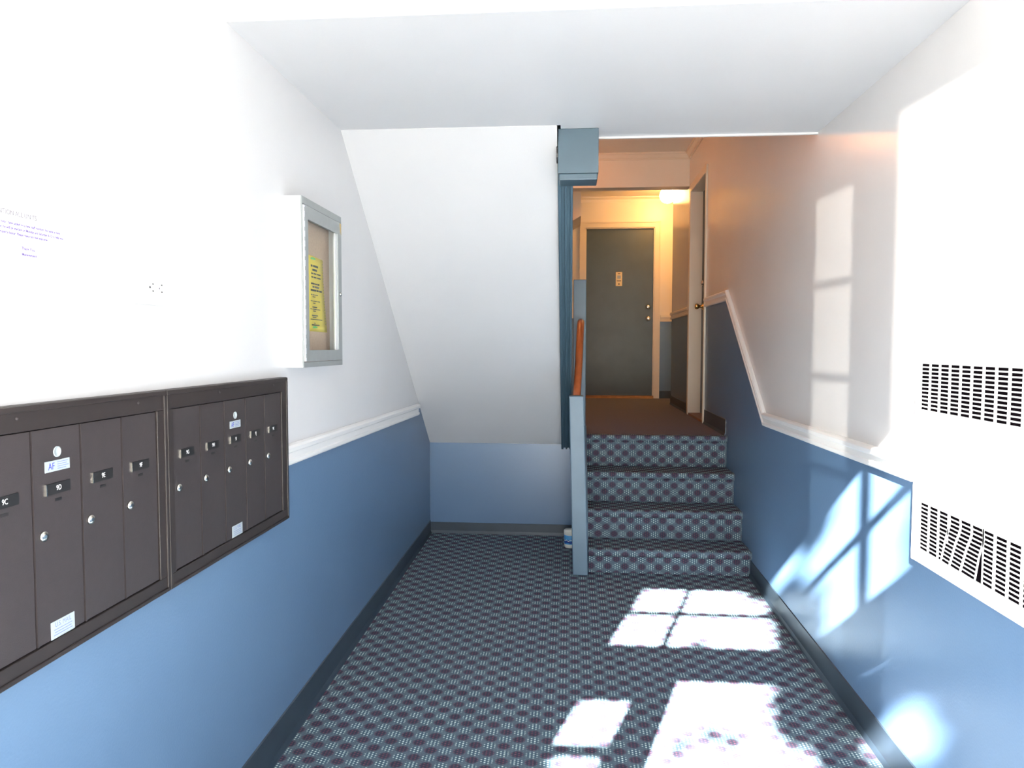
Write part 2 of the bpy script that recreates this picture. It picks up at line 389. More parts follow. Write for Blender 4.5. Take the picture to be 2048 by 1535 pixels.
for z0, z1, t in ((1.645, 1.665, 0.016), (1.665, 1.692, 0.010), (1.692, 1.722, 0.022)): box(bm, 1.057, 1.9, Y8-t, Y8, z0, z1)
struct('trim_7', bm, M_ctrim, 'short cream chair rail on the far wall right of the door', 'chair rail')
CP = [(0, 0), (-0.058, 0), (-0.058, 0.012), (-0.046, 0.012), (-0.044, 0.02), (-0.016, 0.036), (-0.014, 0.046), (0, 0.046)]
bm = BM(); sweep_wall(bm, [(3.345, TOP), (6.85, TOP)], CP, XR, -1)
prism(bm, [(6.85, TOP), (6.85, TOP-0.058), (6.838, TOP-0.058), (6.838, TOP-0.046), (6.830, TOP-0.044), (6.814, TOP-0.016), (6.804, TOP-0.014), (6.804, TOP)], 'x', XL, XR)
struct('trim_8', bm, M_ctrim, 'crown moulding around the ceiling above the landing', 'moulding')
bm = BM()
prism(bm, [(Y8, TOP), (Y8, TOP-0.06), (Y8-0.006, TOP-0.06), (Y8-0.012, TOP-0.03), (Y8-0.035, TOP-0.012), (Y8-0.038, TOP)], 'x', XL, 1.9)
struct('trim_9', bm, M_ctrim, 'crown moulding above the far apartment door', 'moulding')
# baseboards: coved vinyl strips
def base_side(name, x0, s, ya, yb, za, zb, ta, tb, label):
    bm = BM(); n = 1
    def sec(y, zf, zt): return [bm.verts.new(p) for p in ((x0, y, zf-0.004), (x0+s*0.016, y, zf-0.004), (x0+s*0.010, y, zf+0.008), (x0+s*0.005, y, zf+0.02), (x0+s*0.004, y, zt-0.003), (x0, y, zt))]
    A = sec(ya, za, ta); B = sec(yb, zb, tb)
    for i in range(6): bm.faces.new((A[i], A[(i+1)%6], B[(i+1)%6], B[i]))
    bm.faces.new(A[::-1]); bm.faces.new(B)
    return struct(name, bm, M_base, label, 'baseboard')
base_side('baseboard_left', XL, 1, Y0, 5.125, fz(Y0), fz(5.125), 0.012, 0.090, 'dark vinyl baseboard along the left wall')
base_side('baseboard_right', XR, -1, Y0, 4.375, fz(Y0), fz(4.375), 0.003, 0.075, 'dark vinyl baseboard along the right wall')
base_side('baseboard_landing', XR, -1, 5.12, 5.935, ZL, ZL, ZL+0.115, ZL+0.115, 'dark baseboard on the landing before the side door')
base_side('baseboard_corner', XR, -1, 6.775, 7.93, ZL, ZL, ZL+0.095, ZL+0.095, 'dark baseboard on the landing beyond the side door')
bm = BM()
prism(bm, [(5.125, fz(5.12)-0.004), (5.109, fz(5.12)-0.004), (5.115, fz(5.12)+0.008), (5.12, fz(5.12)+0.02), (5.121, 0.075), (5.125, 0.078)], 'x', XL+0.004, 0.045)
struct('baseboard_back', bm, M_base, 'dark vinyl baseboard below the low blue wall', 'baseboard')
bm = BM(); box(bm, 1.058, 1.9, Y8-0.006, Y8, ZL, ZL+0.09)
struct('baseboard_far', bm, M_base, 'dark baseboard right of the far apartment door', 'baseboard')

# ------------------------------------------------------------------ stairs
st = empty('staircase', (0.59, 4.36, fz(4.36)), 'short carpeted staircase of four steps rising to the landing', 'stairs')
inv = Matrix.Translation(-st.location)
TZ = [0.127, 0.312, 0.512, ZL+0.003]; RY = [4.365, 4.605, 4.848, 5.092]
vacc = 4.365
SX0, SX1 = 0.1115, XR
zb = -0.3; vprev = 4.365
for k in range(4):
    zlow = -0.05 if k == 0 else TZ[k-1]
    yb = RY[k+1] if k < 3 else 5.116
    top, ry = TZ[k], RY[k]
    prof = [(ry, zlow), (ry, top-0.052), (ry-0.012, top-0.047), (ry-0.022, top-0.036), (ry-0.026, top-0.022), (ry-0.022, top-0.009), (ry-0.012, top-0.002), (ry+0.005, top), (yb, top)]
    bm = BM(); bm.loops.layers.uv.new('uv')
    for (ya, za), (y2, z2) in zip(prof, prof[1:]):
        d = math.hypot(y2-ya, z2-za)
        f = quad_uv(bm, [(SX0, ya, za), (SX1, ya, za), (SX1, y2, z2), (SX0, y2, z2)], [(SX0, vprev), (SX1, vprev), (SX1, vprev+d), (SX0, vprev+d)])
        vprev += d
    for x in (SX0, SX1):
        vs = [bm.verts.new((x, y, z)) for y, z in prof] + [bm.verts.new((x, yb, zlow))]
        bm.faces.new(vs)
    quad_uv(bm, [(SX0, yb, top), (SX1, yb, top), (SX1, yb, zlow), (SX0, yb, zlow)], [(0, 0)]*4)
    quad_uv(bm, [(SX0, ry, zlow), (SX1, ry, zlow), (SX1, yb, zlow), (SX0, yb, zlow)], [(0, 0)]*4)
    bmesh.ops.remove_doubles(bm, verts=bm.verts[:], dist=1e-5)
    o = link('step', bm, M_carpet, st); o.matrix_parent_inverse = inv
# closed stringer under the handrail
bm = BM()
prism(bm, [(4.404, fz(4.38)-0.02), (5.113, fz(5.1)-0.02), (5.113, 0.79), (4.404, 0.27)], 'x', 0.047, 0.111)
o = link('stringer', bm, M_bluegrey, st, bevel=0.003); o.matrix_parent_inverse = inv
bm = BM(); box(bm, SX0, SX1, 4.40, 5.11, -0.15, -0.02)
box(bm, SX0+0.01, SX1-0.01, 4.62, 5.11, -0.02, 0.12); box(bm, SX0+0.01, SX1-0.01, 4.87, 5.11, 0.12, 0.31); 
o = link('frame', bm, M_wood, st); o.matrix_parent_inverse = inv
bm = BM(); box(bm, XL, 0.105, 5.126, 5.16, 0.5, ZL) if False else None
bm.free()

# lower newel post, leaning slightly
n1 = empty('newel_post', (0.064, 4.335, fz(4.335)), 'light blue square newel post at the foot of the stairs', 'post')
bm = BM(); hgt = 1.052 - fz(4.335); z0 = 0
a = 0.046
vb = [bm.verts.new((sx*a, sy*a, 0)) for sx, sy in ((-1,-1),(1,-1),(1,1),(-1,1))]
vt = [bm.verts.new((sx*(a-0.002)-0.030, sy*(a-0.002)+0.02, hgt)) for sx, sy in ((-1,-1),(1,-1),(1,1),(-1,1))]
bm.faces.new(vb[::-1]); bm.faces.new(vt)
for i in range(4): bm.faces.new((vb[i], vb[(i+1)%4], vt[(i+1)%4], vt[i]))
link('shaft', bm, M_bluegrey, n1, bevel=0.007, seg=3)
# upper newel
n2 = empty('newel_post', (0.06, 5.16, ZL), 'grey-blue newel post at the top of the stairs on the landing', 'post')
bm = BM(); box(bm, -0.045, 0.045, -0.044, 0.046, 0, 1.085)
link('shaft', bm, M_bluegrey, n2, bevel=0.005)
# handrail
hr = empty('handrail', (0.035, 4.38, 0.99), 'round copper-brown wooden handrail between the two newel posts', 'handrail')
bm = BM()
pts = [(0.031, 4.404, 1.000), (0.040, 4.50, 1.085), (0.052, 4.70, 1.258), (0.061, 4.90, 1.430), (0.064, 4.97, 1.478), (0.066, 5.02, 1.502), (0.067, 5.06, 1.512), (0.068, 5.10, 1.515), (0.068, 5.114, 1.515)]
tube(bm, pts, [0.024]*9, 20)
bmesh.ops.translate(bm, verts=bm.verts[:], vec=-Vector(hr.location))
link('rail', bm, M_rail, hr)
# ------------------------------------------------------------------ blue inclined stringer and box at the upper flight
us = empty('stair_stringer', (-0.03, 5.12, 0.64), 'deep blue grooved stringer running up the edge of the sloping ceiling', 'stringer')
us_i = Matrix.Translation(-us.location)
def along(off_lo, off_hi, x0, x1):
    d = (Vector(SL1)-Vector(SL0)).normalized(); nn = Vector((-d.y, d.x))
    if nn.y > 0: nn = -nn
    p0 = Vector(SL0)+nn*off_lo; p1 = Vector(SL1)+nn*off_lo; q1 = Vector(SL1)-nn*off_hi; q0 = Vector(SL0)-nn*off_hi
    def cut(p, q, y): t = (y-p.x)/(q.x-p.x); return p + (q-p)*t
    a0 = cut(p0, p1, 3.336); a1 = cut(p0, p1, 5.124); b1 = cut(q0, q1, 5.124); b0 = cut(q0, q1, 3.336)
    bm = BM(); prism(bm, [tuple(a0), tuple(a1), tuple(b1), tuple(b0)], 'x', x0, x1); return bm
o = link('board', along(0.020, 0.26, -0.064, 0.003), M_bluetrim, us); o.matrix_parent_inverse = us_i
for x0, x1 in ((-0.064, -0.048), (-0.034, -0.022), (-0.008, 0.005)):
    o = link('bead', along(0.030, -0.0195, x0, x1), M_bluetrim, us, bevel=0.003); o.matrix_parent_inverse = us_i
# box
nb = empty('newel_box', (0.027, 3.27, 2.07), 'deep blue boxed newel end hanging below the white ceiling', 'trim block')
nb_i = Matrix.Translation(-nb.location)
bm = BM(); box(bm, -0.061, 0.114, 3.20, 3.334, 2.096, 2.2865)
o = link('block', bm, M_bluetrim, nb, bevel=0.002); o.matrix_parent_inverse = nb_i
bm = BM(); box(bm, -0.056, 0.110, 3.204, 3.33, 2.068, 2.096)
o = link('lip', bm, M_bluetrim, nb, bevel=0.004); o.matrix_parent_inverse = nb_i
bm = BM(); cyl(bm, (-0.061, 3.24, 2.185), (-1, 0, 0), 0.036, 0.007, 24)
o = link('knockout', bm, M_black, nb); o['label'] = 'black round cap on the left face'; o.matrix_parent_inverse = nb_i

# ------------------------------------------------------------------ far apartment door (door_1)
d1 = sempty('door_1', (0.575, Y8, ZL), 'dark slate apartment door at the far end of the hall', 'door')
def dpart(name, bm, m_, par=d1, **k):
    o = link(name, bm, m_, par, **k); o.matrix_parent_inverse = Matrix.Translation(-Vector(par.location)) if par.parent is None else Matrix.Identity(4)
    return o
def piece(name, bm, m_, root, par=None, **k):
    """mesh given in world coordinates, parented to root or to one of its parts"""
    o = link(name, bm, m_, par or root, **k)
    o.matrix_parent_inverse = Matrix.Translation(-root.location) if par is None else Matrix.Identity(4)
    return o
bm = BM(); box(bm, FX0, FX1, Y8+0.03, Y8+0.075, ZL+0.03, FZ1-0.006)
leaf = piece('door_leaf', bm, M_door, d1)
for n_, x0, x1, z0, z1 in (('casing', FX0-0.068, FX0, ZL, FZ1+0.068), ('casing', FX1, FX1+0.068, ZL, FZ1+0.068), ('casing', FX0, FX1, FZ1, FZ1+0.068)):
    bm = BM(); box(bm, x0, x1, Y8-0.016, Y8, z0, z1)
    if x1-x0 < 0.1:
        ox = x0 if x0 < 0.5 else x1-0.014
        box(bm, ox, ox+0.014, Y8-0.024, Y8-0.014, z0, z1)
    else: box(bm, x0-0.068, x1+0.068, Y8-0.024, Y8-0.0155, z1-0.014, z1)
    piece(n_, bm, M_ctrim, d1)
bm = BM()
box(bm, FX0-0.001, FX0+0.012, Y8-0.002, Y8+0.03, ZL, FZ1); box(bm, FX1-0.012, FX1+0.001, Y8-0.002, Y8+0.03, ZL, FZ1); box(bm, FX0, FX1, Y8-0.002, Y8+0.03, FZ1-0.012, FZ1)
piece('jamb', bm, M_ctrim, d1)
bm = BM(); prism(bm, [(Y8-0.05, ZL), (Y8+0.08, ZL), (Y8+0.08, ZL+0.032), (Y8-0.02, ZL+0.03)], 'x', FX0, FX1)
piece('threshold', bm, M_wood, d1)
yk = Y8+0.03
bm = BM(); box(bm, 0.530, 0.606, yk-0.008, yk, 2.070, 2.238)
vp_ = piece('door_viewer', bm, M_plate, d1, bevel=0.003); vp_['label'] = 'ivory door viewer and name plate'
bm = BM(); box(bm, 0.548, 0.588, yk-0.011, yk-0.0075, 2.158, 2.196); piece('name_window', bm, M_alu, d1, vp_)
bm = BM(); box(bm, 0.553, 0.583, yk-0.010, yk-0.0075, 2.214, 2.221); piece('slot', bm, M_black, d1, vp_)
bm = BM(); box(bm, 0.543, 0.593, yk-0.010, yk-0.0075, 2.128, 2.136); piece('slot', bm, M_black, d1, vp_)
bm = BM(); cyl(bm, (0.568, yk-0.0075, 2.095), (0, -1, 0), 0.009, 0.004, 16); piece('viewer_lens', bm, M_black, d1, vp_)
bm = BM(); lathe(bm, (0.915, yk, 1.822), (0, -1, 0), [(0.030, 0), (0.030, 0.006), (0.022, 0.018), (0.020, 0.022), (0.012, 0.024)])
db = piece('deadbolt', bm, M_silver, d1)
bm = BM(); box(bm, 0.911, 0.919, yk-0.036, yk-0.022, 1.810, 1.834); piece('thumb_turn', bm, M_silver, d1, db)
bm = BM(); lathe(bm, (0.915, yk, 1.682), (0, -1, 0), [(0.030, 0), (0.030, 0.005), (0.014, 0.012), (0.012, 0.03), (0.024, 0.040), (0.027, 0.052), (0.022, 0.064), (0.010, 0.068)])
kb = piece('doorknob', bm, M_silver, d1)
# ------------------------------------------------------------------ side door (door_2)
d2 = sempty('door_2', (XR, 6.33, ZL), 'grey side door set in a cream casing on the landing right wall', 'door')
bm = BM(); box(bm, XR+0.098, XR+0.138, DY0-0.02, DY1+0.02, ZL+0.02, DZ)
piece('door_leaf', bm, M_door, d2)
for ya, yb in ((DY0-0.028, DY0), (DY1, DY1+0.068)):
    bm = BM(); box(bm, XR-0.016, XR+0.0, ya, yb, ZL, DZ+0.062)
    piece('casing', bm, M_ctrim, d2, bevel=0.003)
bm = BM(); box(bm, XR-0.016, XR, DY0, DY1, DZ, DZ+0.062); piece('casing', bm, M_ctrim, d2, bevel=0.003)
bm = BM()
box(bm, XR-0.012, XR+0.097, DY1-0.003, DY1+0.012, ZL, DZ); box(bm, XR-0.012, XR+0.097, DY0-0.012, DY0+0.003, ZL, DZ); box(bm, XR-0.012, XR+0.097, DY0, DY1, DZ-0.003, DZ+0.012)
piece('jamb', bm, M_ctrim, d2)
bm = BM(); box(bm, XR-0.01, XR+0.11, DY0, DY1, ZL-0.005, ZL+0.018); piece('threshold', bm, M_wood, d2)
xk = XR+0.098
bm = BM(); lathe(bm, (xk, 6.62, 1.915), (-1, 0, 0), [(0.026, 0), (0.026, 0.006), (0.018, 0.02), (0.008, 0.024)]); piece('deadbolt', bm, M_silver, d2)
bm = BM(); lathe(bm, (xk, 6.62, 1.705), (-1, 0, 0), [(0.030, 0), (0.030, 0.005), (0.014, 0.012), (0.012, 0.035), (0.024, 0.046), (0.027, 0.058), (0.022, 0.07), (0.010, 0.074)]); piece('doorknob', bm, M_brass, d2)

# ------------------------------------------------------------------ entrance: door frame, sidelights, transom (behind the camera)
ZF = fz(Y0)
ent = sempty('door_3', (0.03, Y0-0.05, ZF), 'street entrance door frame behind the camera with the door open', 'door')
def fbox(par_root, name, x0, x1, z0, z1, y0=Y0-0.075, y1=Y0-0.025, m_=M_trim):
    bm = BM(); box(bm, x0, x1, y0, y1, z0, z1); return piece(name, bm, m_, par_root)
DX0, DX1 = -0.475, 0.545
fbox(ent, 'jamb', -0.62, DX0, ZF, 1.95); fbox(ent, 'jamb', DX1, 0.69, ZF, 1.95)
fbox(ent, 'header', OX0, OX1, 1.95, 2.17)
fbox(ent, 'threshold', DX0, DX1, ZF-0.03, ZF+0.015, m_=M_alu)
for k, (x0, x1) in enumerate(((-0.83, -0.62), (0.69, 0.90))):
    w = sempty('window_%d' % (k+1), ((x0+x1)/2, Y0-0.05, ZF), ('left' if k == 0 else 'right') + ' sidelight window beside the street door behind the camera', 'window')
    fbox(w, 'stile', OX0 if k == 0 else 0.90, x0 if k == 0 else OX1, ZF, 1.95)
    fbox(w, 'rail', x0, x1, 1.82, 1.95); fbox(w, 'panel', x0, x1, ZF, 0.15)
    zz = 1.82
    while zz > 0.35:
        fbox(w, 'muntin', x0, x1, zz-0.278, zz-0.254)
        zz -= 0.278
    bm = BM(); box(bm, x0, x1, Y0-0.052, Y0-0.048, 0.15, 1.82); piece('pane', bm, M_glass, w)
w = sempty('window_3', (0.03, Y0-0.05, 2.17), 'transom window above the street door behind the camera', 'window')
fbox(w, 'frame', OX0, OX1, 2.72, 2.75)
fbox(w, 'muntin', OX0, OX1, 2.453, 2.466)
for x in (-0.596, 0.245, 0.665):
    fbox(w, 'muntin', x-0.011, x+0.011, 2.17, 2.72)
bm = BM(); box(bm, OX0, OX1, Y0-0.052, Y0-0.048, 2.17, 2.72); piece('pane', bm, M_glass, w)

# ------------------------------------------------------------------ mailboxes
XM = -0.988
def mailbox_unit(y0, y1, dy0, pitch, names, tallidx, label):
    root = empty('mailbox_unit', (XL, (y0+y1)/2, 0.742), label, 'mailboxes', 'brown wall mailbox units')
    Z0, Z1, dz0, dz1 = 0.742, 1.237, 0.779, 1.189
    dyE = dy0 + pitch*len(names)
    for a0, a1, z0, z1 in ((y0, y1, dz1, Z1), (y0, y1, Z0, dz0), (y0, dy0, dz0, dz1), (dyE, y1, dz0, dz1)):
        bm = BM(); box(bm, XL, XM+0.004, a0, a1, z0, z1)
        piece('frame', bm, M_bronzef, root, bevel=0.0015)
    # raised outer flange
    bm = BM()
    for a0, a1, z0, z1 in ((y0+0.001, y1-0.001, Z1-0.012, Z1-0.001), (y0+0.001, y1-0.001, Z0+0.001, Z0+0.010), (y0+0.001, y0+0.011, Z0+0.01, Z1-0.012), (y1-0.011, y1-0.001, Z0+0.01, Z1-0.012)):
        box(bm, XL+0.001, XM+0.008, a0, a1, z0, z1)
    piece('flange', bm, M_bronzef, root, bevel=0.0015)
    bm = BM(); box(bm, XL+0.001, XM-0.009, dy0, dyE, dz0, dz1); piece('back_panel', bm, M_dark, root)
    for k, nm in enumerate(names):
        a0 = dy0 + k*pitch
        bm = BM(); box(bm, XM-0.008, XM, a0+0.002, a0+pitch-0.002, dz0+0.002, dz1-0.002)
        d = piece('mailbox_door', bm, M_bronze, root, bevel=0.001)
        bm = BM(); box(bm, XM-0.001, XM+0.0018, a0+0.0008, a0+0.0042, dz0+0.002, dz1-0.002); piece('hinge_edge', bm, M_bronze, root, d)
        c = a0 + pitch/2; zp = 1.0705
        bm = BM(); box(bm, XM-0.001, XM+0.002, c-0.032, c+0.032, zp-0.0105, zp+0.0105); piece('name_plate', bm, M_black, root, d)
        bm = BM(); box(bm, XM-0.001, XM+0.003, c-0.0345, c-0.0325, zp-0.0105, zp+0.0105); piece('plate_clip', bm, M_silver, root, d)
        text('lettering', nm, 0.0145, LW(XM+0.0021, c, zp), M_wtext, root, 0.0002, sx=0.8).matrix_parent_inverse = Matrix.Translation(-root.location)
        bm = BM(); box(bm, XM-0.001, XM+0.0006, c-0.009, c+0.009, zp-0.0255, zp-0.0195); piece('slot', bm, M_black, root, d)
        bm = BM(); lathe(bm, (XM-0.0005, a0+0.0245, 0.9855), (1, 0, 0), [(0.0105, 0), (0.0105, 0.003), (0.0085, 0.0055), (0.003, 0.006)], 20); lk = piece('lock', bm, M_silver, root, d)
        if k == tallidx:
            bm = BM(); lathe(bm, (XM-0.0005, c, 1.1405), (1, 0, 0), [(0.0105, 0), (0.0105, 0.002), (0.0082, 0.002), (0.0080, 0.0006), (0.001, 0.0006)], 20)
            piece('master_lock_hole', bm, M_sticker, root, d)
            bm = BM(); box(bm, XM-0.0005, XM+0.0008, c-0.034, c+0.034, 1.1035, 1.1245); s1 = piece('maker_sticker', bm, M_sticker, root, bevel=0.0004)
            t_ = text('lettering', 'AF', 0.019, LW(XM+0.0009, c-0.017, 1.1135), M_ink, root, 0.0002, sx=0.8); t_.matrix_parent_inverse = Matrix.Translation(-root.location)
            bm = BM()
            for q, ww in enumerate((0.030, 0.026, 0.031, 0.024)):
                box(bm, XM+0.0007, XM+0.0011, c-0.001, c-0.001+ww, 1.1205-q*0.0042-0.0008, 1.1205-q*0.0042+0.0006)
            piece('fine_print', bm, M_inkp, root)
            bm = BM(); box(bm, XM-0.0005, XM+0.0008, c-0.031, c+0.035, 0.7805, 0.8145); piece('mail_sticker', bm, M_sticker, root, bevel=0.0004)
            t_ = text('lettering', 'U.S. MAIL', 0.0135, LW(XM+0.0009, c+0.002, 0.8065), M_inkp, root, 0.0002, sx=0.82); t_.matrix_parent_inverse = Matrix.Translation(-root.location)
            bm = BM()
            for q, ww in enumerate((0.050, 0.046, 0.052)):
                box(bm, XM+0.0007, XM+0.0011, c+0.002-ww/2, c+0.002+ww/2, 0.7975-q*0.0052-0.0007, 0.7975-q*0.0052+0.0007)
            piece('fine_print', bm, M_inkp, root)
    # frame screws
    for yy in (y0+0.36*(y1-y0), y0+0.85*(y1-y0)):
        bm = BM(); lathe(bm, (XM+0.0035, yy, 1.214), (1, 0, 0), [(0.004, 0), (0.003, 0.0015), (0.001, 0.002)], 12); piece('screw', bm, M_bronze, root)
    return root
mailbox_unit(0.944, 1.688, 0.979, 0.1345, ['9B', '9C', '9D', '9E', '9F'], 2, 'nearer brown metal mailbox unit on the left wall with doors up to 9F')
mailbox_unit(1.689, 2.445, 1.7215, 0.1355, ['9G', '9H', '9I', '9J', '9K'], 2, 'farther brown metal mailbox unit on the left wall starting with door 9G')

# ------------------------------------------------------------------ display case
cs = empty('display_case', (XL, 2.72, 1.268), 'aluminium wall display case with glass door above the mailboxes', 'display case')
CY0, CY1, CZ0, CZ1, CXF = 2.500, 2.938, 1.268, 1.872, -0.943
bm = BM()
CB = CXF-0.0042
box(bm, XL, CB, CY0, CY0+0.012, CZ0, CZ1); box(bm, XL, CB, CY1-0.012, CY1, CZ0, CZ1)
box(bm, XL, CB, CY0+0.012, CY1-0.012, CZ0, CZ0+0.012); box(bm, XL, CB, CY0+0.012, CY1-0.012, CZ1-0.012, CZ1)
box(bm, XL, XL+0.006, CY0+0.012, CY1-0.012, CZ0+0.012, CZ1-0.012)
piece('cabinet', bm, M_aluw, cs)  # brighter metal than the front: overexposed daylight painted into the cabinet colour
bm = BM()
for a0, a1, z0, z1 in ((CY0, CY1, CZ1-0.026, CZ1), (CY0, CY1, CZ0, CZ0+0.020), (CY0, CY0+0.008, CZ0+0.02, CZ1-0.026), (CY1-0.012, CY1, CZ0+0.02, CZ1-0.026)):
    box(bm, CXF-0.004, CXF, a0, a1, z0, z1)
piece('front_frame', bm, M_alu, cs, bevel=0.001)
# door
dY0, dY1, dZ0, dZ1 = CY0+0.022, CY1-0.013, CZ0+0.021, CZ1-0.028
fr = None
gy0, gy1, gz0, gz1 = 2.552, 2.885, 1.330, 1.797
bm = BM()
box(bm, CXF-0.010, CXF+0.003, dY0, gy0, dZ0, dZ1); box(bm, CXF-0.010, CXF+0.003, gy1, dY1, dZ0, dZ1)
box(bm, CXF-0.010, CXF+0.003, gy0, gy1, dZ0, gz0); box(bm, CXF-0.010, CXF+0.003, gy0, gy1, gz1, dZ1)
dr = piece('case_door', bm, M_alu, cs)
bm = BM(); box(bm, CXF-0.010, CXF-0.002, gy1-0.014, gy1-0.0005, gz0, gz1); box(bm, CXF-0.010, CXF-0.002, gy1-0.022, gy1-0.018, gz0, gz1); g1 = piece('glazing_bead', bm, M_aluw, cs, dr); g1['label'] = 'bright glazing bead'
bm = BM(); box(bm, CXF-0.007, CXF-0.004, gy0, gy1-0.0145, gz0, gz1); piece('glass_pane', bm, M_glass, cs, dr)
bm = BM(); lathe(bm, (CXF+0.003, 2.905, 1.556), (1, 0, 0), [(0.009, 0), (0.009, 0.004), (0.006, 0.007), (0.002, 0.0075)], 20); piece('lock', bm, M_silver, cs, dr)
bm = BM(); prism(bm, [(2.905, dZ1-0.002), (2.924, dZ1-0.002), (2.924, dZ1-0.046)], 'x', CXF+0.0028, CXF+0.0045); cb = piece('corner_plate', bm, M_brass, cs, dr); cb['label'] = 'small brass corner plate'
# piano hinge
bm = BM(); box(bm, CXF-0.001, CXF+0.004, CY0+0.009, CY0+0.020, CZ0+0.022, CZ1-0.030)
hg = piece('hinge', bm, M_aluw, cs)
for k in range(16):
    bm = BM(); z = CZ0+0.035+k*0.0345
    box(bm, CXF+0.0038, CXF+0.0048, CY0+0.013, CY0+0.0165, z, z+0.013); piece('knuckle_gap', bm, M_alu, cs, hg)
bm = BM(); box(bm, XL+0.0061, XL+0.016, CY0+0.0125, CY1-0.0125, CZ0+0.0125, CZ1-0.0125); piece('cork_panel', bm, M_cork, cs)
# yellow notice pinned on the cork
yn = empty('notice', (XL+0.0165, 2.79, 1.40), 'yellow printed notice pinned inside the display case', 'paper')
XN = XL+0.0175
bm = BM(); nseg = 14
tl, tr_, br_, bl = (2.676, 1.690), (2.848, 1.686), (2.885, 1.4), (2.662, 1.402)
rows = []
for i in range(nseg+1):
    t = i/nseg; cv = 0.006*math.sin(t*math.pi)*0.6
    l = Vector(tl).lerp(Vector(bl), t); r = Vector(tr_).lerp(Vector(br_), t)
    l.x -= 0.012*math.sin(t*math.pi); r.x -= 0.014*math.sin(t*math.pi)
    rows.append([bm.verts.new((XN+cv+0.002*math.sin(3*t+j), l.lerp(r, j/4).x, l.lerp(r, j/4).y)) for j in range(5)])
for A, B in zip(rows, rows[1:]):
    for j in range(4): f = bm.faces.new((A[j], A[j+1], B[j+1], B[j])); f.smooth = True
sheet = piece('sheet', bm, M_yellow, yn); sm = sheet.modifiers.new('thickness', 'SOLIDIFY'); sm.thickness = 0.0006
def nx(y, z):
    t = max(0, min(1, (1.69-z)/0.288)); return XN + 0.006*math.sin(t*math.pi)*0.6 + 0.0029
bm = BM()
def words(zc, y0, ws, h):
    y = y0
    for w_ in ws:
        x = nx(y, zc); box(bm, x, x+0.0003, y, y+w_, zc-h/2, zc+h/2); y += w_+0.006
for zc, y0, ws, h in ((1.651, 2.70, (0.018, 0.055), 0.008), (1.636, 2.715, (0.05,), 0.008), (1.622, 2.70, (0.02, 0.03, 0.04), 0.005), (1.608, 2.70, (0.02, 0.03, 0.04), 0.005),
    (1.583, 2.695, (0.04, 0.015, 0.025), 0.006), (1.571, 2.71, (0.02, 0.045), 0.007), (1.558, 2.69, (0.06, 0.02, 0.03), 0.007),
    (1.541, 2.692, (0.015, 0.018, 0.03), 0.003), (1.533, 2.71, (0.03,), 0.003), (1.517, 2.69, (0.02, 0.04, 0.03), 0.003), (1.509, 2.715, (0.025,), 0.003),
    (1.494, 2.708, (0.05,), 0.004), (1.486, 2.685, (0.018, 0.045, 0.035), 0.003), (1.479, 2.715, (0.03,), 0.003),
    (1.462, 2.705, (0.065,), 0.004), (1.455, 2.712, (0.04,), 0.003), (1.447, 2.69, (0.13,), 0.003), (1.433, 2.73, (0.015,), 0.003), (1.426, 2.705, (0.085,), 0.004)):
    words(zc, y0, ws, h)
piece('print_lines', bm, M_inkk, yn)
bm = BM()
for k in range(22):
    z = 1.665-k*0.0112; yb_ = 2.848+(1.69-z)/0.286*0.037-0.014*math.sin((1.69-z)/0.288*math.pi) - 0.018; x = nx(yb_, z); box(bm, x, x+0.0003, yb_, yb_+0.004, z, z+0.005)
piece('border_dots', bm, M_inkg, yn)
for z, y0 in ((1.679, 2.70), (1.417, 2.715)):
    bm = BM(); x = nx(y0, z)
    prism(bm, [(y0, z-0.004), (y0+0.05, z-0.003), (y0+0.054, z+0.002), (y0+0.03, z+0.005), (y0+0.004, z+0.003)], 'x', x, x+0.0004)
    piece('logo_mark', bm, M_inkgr, yn)
# ------------------------------------------------------------------ white notice on the left wall
wn = empty('notice', (XL, 1.25, 1.41), 'white typed management notice taped on the left wall above the mailboxes', 'paper')
bm = BM(); box(bm, XL, XL+0.0008, 1.11, 1.39, 1.405, 1.620); piece('sheet', bm, M_paper, wn)
for s_, y, z, sz, m_ in (('ATTENTION ALL UNITS', 1.306, 1.583, 0.0125, M_inkg), ):
    t_ = text('lettering', s_, sz, LW(XL+0.001, y, z), m_, wn, 0.0001, 'RIGHT', 0.9, 0.0001); t_.matrix_parent_inverse = Matrix.Translation(-wn.location)
for s_, y, z in (("Please note I have added on a new staff member, his name is Carlos", 1.368, 1.565), ("a porter, he will be starting on Monday and Saturday 8-12 to help you", 1.376, 1.556), ("learn the property better. Please make him feel welcome.", 1.334, 1.547)):
    t_ = text('lettering', s_.replace('Carlos', 'here'), 0.0068, LW(XL+0.001, y, z), M_inkv, wn, 0.0001, 'RIGHT', 0.92, 0.00012); t_.matrix_parent_inverse = Matrix.Translation(-wn.location)
for s_, y, z in (("Thank You,", 1.266, 1.523), ("Management", 1.266, 1.512)):
    t_ = text('lettering', s_, 0.0072, LW(XL+0.001, y, z), M_inkv, wn, 0.0001, 'LEFT', 1.0, 0.00014); t_.matrix_parent_inverse = Matrix.Translation(-wn.location)
